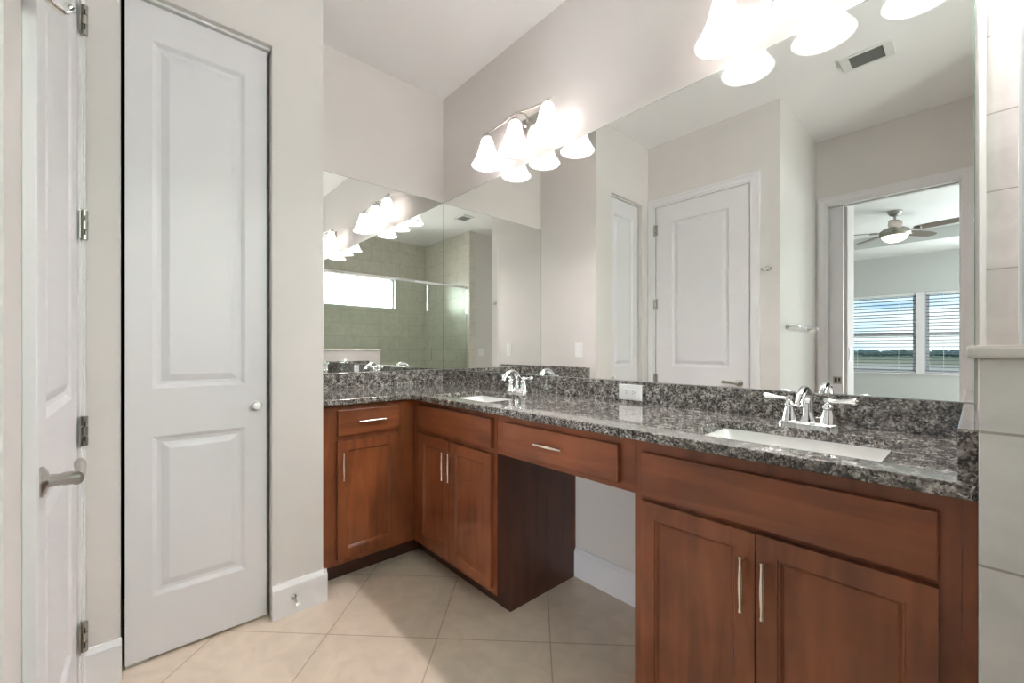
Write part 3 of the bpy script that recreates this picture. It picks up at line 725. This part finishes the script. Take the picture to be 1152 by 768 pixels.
wallbox('wall_bedroom_far', M['bedwall'], (BXL, WX[0][0], BW1, BW1 + 0.15, 0, ZS), (WX[0][1], WX[1][0], BW1 + 0.03, BW1 + 0.15, 0, ZS), (WX[1][1], 3.25, BW1, BW1 + 0.15, 0, ZS), (4.85, BXR, BW1, BW1 + 0.15, 0, ZS), (3.25, 4.85, BW1, BW1 + 0.15, 2.40, ZS),
        (WX[0][0], WX[1][1], BW1, BW1 + 0.15, 0, WZ0), (WX[0][0], WX[1][1], BW1, BW1 + 0.15, WZ1, ZS))  # tall gap on the right added to pass the doorway fill lamp
wallbox('wall_bedroom_left', M['bedwall'], BXL - 0.1, BXL, BW0, BW1 + 0.1, 0, ZT)
wallbox('wall_bedroom_side', M['bedwall'], (BXR, BXR + 0.1, BW0, 3.9, 0, ZT), (BXR, BXR + 0.1, 6.9, BW1 + 0.1, 0, ZT), (BXR, BXR + 0.1, 3.9, 6.9, 2.45, ZT), (BXR, BXR + 0.1, 3.9, 6.9, 0, 0.45))  # gap in this unseen wall added for the side fill lamp
wallbox('wall_bedroom_near', M['bedwall'], (BXL, BX0 - 0.02, BW0, BW0 + 0.02, 0, ZS), (BX1 + 0.02, BXR, BW0, BW0 + 0.02, 0, ZS), (BX0 - 0.02, BX1 + 0.02, BW0, BW0 + 0.02, BZ + 0.02, ZS))
wallbox('wall_bedroom_stub', M['wall'], 1.74, 1.886, BW0 + 0.0205, 3.283, 0, ZS)
decora('light_switch', 'white rocker switch inside the bedroom just past the doorway', 'switch', 'x', 3.09, 1.129, 1.886, 1, 0.072, 0.118, 'switch')
for i, (x0, x1) in enumerate(WX):
    w = struct_empty('window_%d' % (i + 2), ((x0 + x1) / 2, BW1, WZ0))
    a, c = BW1 + 0.075, BW1 + 0.125; f = 0.045
    zm = (WZ0 + WZ1) / 2 - 0.02
    fr = [(x0, x0 + f, a, c, WZ0, WZ1), (x1 - f, x1, a, c, WZ0, WZ1), (x0 + f, x1 - f, a, c, WZ0, WZ0 + f), (x0 + f, x1 - f, a, c, WZ1 - f, WZ1), (x0 + f, x1 - f, a - 0.01, c, zm - 0.028, zm + 0.028)]
    bx('window_frame', M['trim'], w, *fr, bevel=0.002)
    bx('window_pane', M['glass'], w, x0 + f, x1 - f, a + 0.02, a + 0.024, WZ0 + f, WZ1 - f)
    t = thing('window_blind', ['white slatted blind in the bedroom window nearer the towel bar side', 'white slatted blind in the bedroom window beyond the mullion'][i], 'blind', ((x0 + x1) / 2, BW1 + 0.04, WZ0), 'bedroom window blinds')
    t['label'] = ['open white slatted blind in the first bedroom window past the light switch', 'open white slatted blind in the second bedroom window beyond the white mullion'][i]
    bx('headrail', M['blind'], t, x0 + 0.006, x1 - 0.006, BW1 + 0.012, BW1 + 0.060, WZ1 - 0.045, WZ1 - 0.002, bevel=0.003)
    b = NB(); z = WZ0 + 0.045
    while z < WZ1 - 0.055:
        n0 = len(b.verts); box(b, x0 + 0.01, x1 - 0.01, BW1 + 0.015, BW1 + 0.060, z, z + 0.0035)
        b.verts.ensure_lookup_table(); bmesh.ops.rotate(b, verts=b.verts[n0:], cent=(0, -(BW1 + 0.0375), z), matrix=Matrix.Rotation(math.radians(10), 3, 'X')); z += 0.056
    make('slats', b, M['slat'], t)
    bx('bottom_rail', M['blind'], t, x0 + 0.008, x1 - 0.008, BW1 + 0.012, BW1 + 0.062, WZ0 + 0.006, WZ0 + 0.024, bevel=0.003)
    for fx in (0.22, 0.78):
        xx = x0 + (x1 - x0) * fx
        b = NB(); sweep(b, [(xx, -(BW1 + 0.011), WZ0 + 0.02), (xx, -(BW1 + 0.011), WZ1 - 0.04)], 0.0022, 6); make('ladder_cord', b, M['blind'], t)
bx_sill = NB(); box(bx_sill, WX[0][0] - 0.03, WX[1][1] + 0.03, BW1 - 0.045, BW1 + 0.07, WZ0 - 0.022, WZ0 - 0.0005)
struct('trim_5', bx_sill, M['trim'], bevel=0.004)
b = NB(); box(b, WX[0][1] - 0.001, WX[1][0] + 0.001, BW1 - 0.006, BW1 + 0.0295, WZ0, WZ1); struct('trim_6', b, M['trim'])

# ceiling fan
FX, FW = 1.952, 5.516
fan = thing('ceiling_fan', 'five-blade brushed nickel ceiling fan with lit bowl lamp in the bedroom', 'ceiling fan', (FX, FW, ZT))
c = (FX, -FW, ZT)
b = NB(); lathe(b, [(0.075, -0.001), (0.072, -0.020), (0.050, -0.050), (0.018, -0.070)], c); make('canopy', b, M['fanmetal'], fan, smooth=True)
b = NB(); lathe(b, [(0.013, -0.06), (0.013, -0.20)], c, seg=14); make('downrod', b, M['fanmetal'], fan, smooth=True)
b = NB(); lathe(b, [(0.020, -0.16), (0.040, -0.18), (0.055, -0.205), (0.115, -0.225), (0.150, -0.255), (0.155, -0.290), (0.135, -0.315), (0.130, -0.320)], c, seg=32); make('motor_housing', b, M['fanmetal'], fan, smooth=True)
b = NB(); lathe(b, [(0.128, -0.321), (0.126, -0.335), (0.105, -0.365), (0.065, -0.388), (0.010, -0.397)], c, seg=32); make('light_bowl', b, M['fanlamp'], fan, smooth=True)
for k in range(5):
    a = math.radians(12 + 72 * k); q = Matrix.Rotation(a, 4, 'Z') @ Matrix.Rotation(math.radians(11), 4, 'X')
    b = NB()
    prof = [(0.19, 0.045), (0.24, 0.060), (0.38, 0.066), (0.54, 0.064), (0.62, 0.052), (0.655, 0.025)]
    up = [(r, s) for r, s in prof] + [(r, -s) for r, s in prof[::-1]]
    T1 = [b.verts.new(Vector(c) + Vector((0, 0, -0.262)) + q @ Vector((r, s, 0.004))) for r, s in up]
    T2 = [b.verts.new(Vector(c) + Vector((0, 0, -0.262)) + q @ Vector((r, s, -0.004))) for r, s in up]
    b.faces.new(T1); b.faces.new(T2[::-1]); n = len(up)
    for i in range(n): b.faces.new((T1[i], T1[(i + 1) % n], T2[(i + 1) % n], T2[i]))
    bl = make('blade', b, M['fanblade'], fan)
    b = NB(); sweep(b, [Vector(c) + Vector((0, 0, -0.268)) + q @ Vector((0.12, 0, 0)), Vector(c) + Vector((0, 0, -0.268)) + q @ Vector((0.25, 0, -0.004))], [0.020, 0.030], 8, 0.3)
    make('blade_iron', b, M['fanmetal'], bl)

# ------------------------------------------------------------------ outdoors beyond the bedroom windows
gm = mat('field', (0.2, 0.25, 0.1), 0.95)
s = nd(gm, 'ShaderNodeSeparateXYZ'); lk(gm, geo(gm), s.inputs[0])
n = nd(gm, 'ShaderNodeTexNoise'); n.inputs['Scale'].default_value = 0.03; lk(gm, geo(gm), n.inputs['Vector'])
mm = nd(gm, 'ShaderNodeMath', operation='MULTIPLY_ADD'); mm.inputs[1].default_value = 60; lk(gm, n.outputs['Fac'], mm.inputs[0]); lk(gm, s.outputs[1], mm.inputs[2])
mr_ = nd(gm, 'ShaderNodeMapRange'); mr_.inputs['From Min'].default_value = -330; mr_.inputs['From Max'].default_value = 10; lk(gm, mm.outputs[0], mr_.inputs['Value'])
cc = ramp(gm, mr_.outputs[0], [(0.0, (0.10, 0.14, 0.08)), (0.45, (0.24, 0.22, 0.15)), (0.62, (0.42, 0.40, 0.36)), (0.74, (0.17, 0.12, 0.09)), (0.82, (0.38, 0.42, 0.45)), (0.90, (0.10, 0.20, 0.06)), (1.0, (0.12, 0.24, 0.07))])
lk(gm, cc, bsdf(gm).inputs['Base Color'])
b = NB(); box(b, -500, 500, 8.6, 620, -4.2, -4.0); struct('floor_outdoor_ground', b, gm)
tm = mat('hazy_foliage', (0.05, 0.10, 0.06), 0.9)
tn = nd(tm, 'ShaderNodeTexNoise'); tn.inputs['Scale'].default_value = 0.7; lk(tm, geo(tm), tn.inputs['Vector'])
lk(tm, ramp(tm, tn.outputs['Fac'], [(0.35, (0.07, 0.12, 0.13)), (0.65, (0.13, 0.20, 0.20))]), bsdf(tm).inputs['Base Color'])  # blue-grey distance haze mixed into the foliage colours
protos = []
for k in range(3):
    b = NB()
    for j in range(5):
        r = random.uniform(1.3, 1.9); off = Vector((random.uniform(-2.4, 2.4), random.uniform(-1.0, 1.0), random.uniform(1.3, 2.7)))
        mtx = Matrix.Translation(off) @ Matrix.Diagonal((r * 1.15, r, r * 0.95, 1))
        bmesh.ops.create_icosphere(b, subdivisions=3, radius=1.0, matrix=mtx)
    for v in b.verts: v.co += Vector((random.uniform(-.15, .15), random.uniform(-.15, .15), random.uniform(-.15, .15))); v.co.z = max(v.co.z, 0.0)
    bmt = NB(); sweep(bmt, [(0, 0, 0), (0, 0, 2.2)], [0.35, 0.2], 8)
    t = thing('distant_tree', 'dark green tree in the far treeline outside the bedroom windows', 'tree', (0, 0, 0), 'far treeline across the field')
    make('crown', b, tm, t); make('trunk', bmt, M['fanblade'], t); protos.append(t)
x = -115.0; i = 0
while x < 50:
    src = protos[i % 3]; o = src if i < 3 else copy_tree(src)
    sc = random.uniform(1.15, 1.45)
    o.location = (x, -(400 if i % 2 else 417), -4.0); o.scale = (sc * 1.05, sc, sc)
    o.rotation_euler.z = random.choice((0, math.pi)); x += 7.4; i += 1
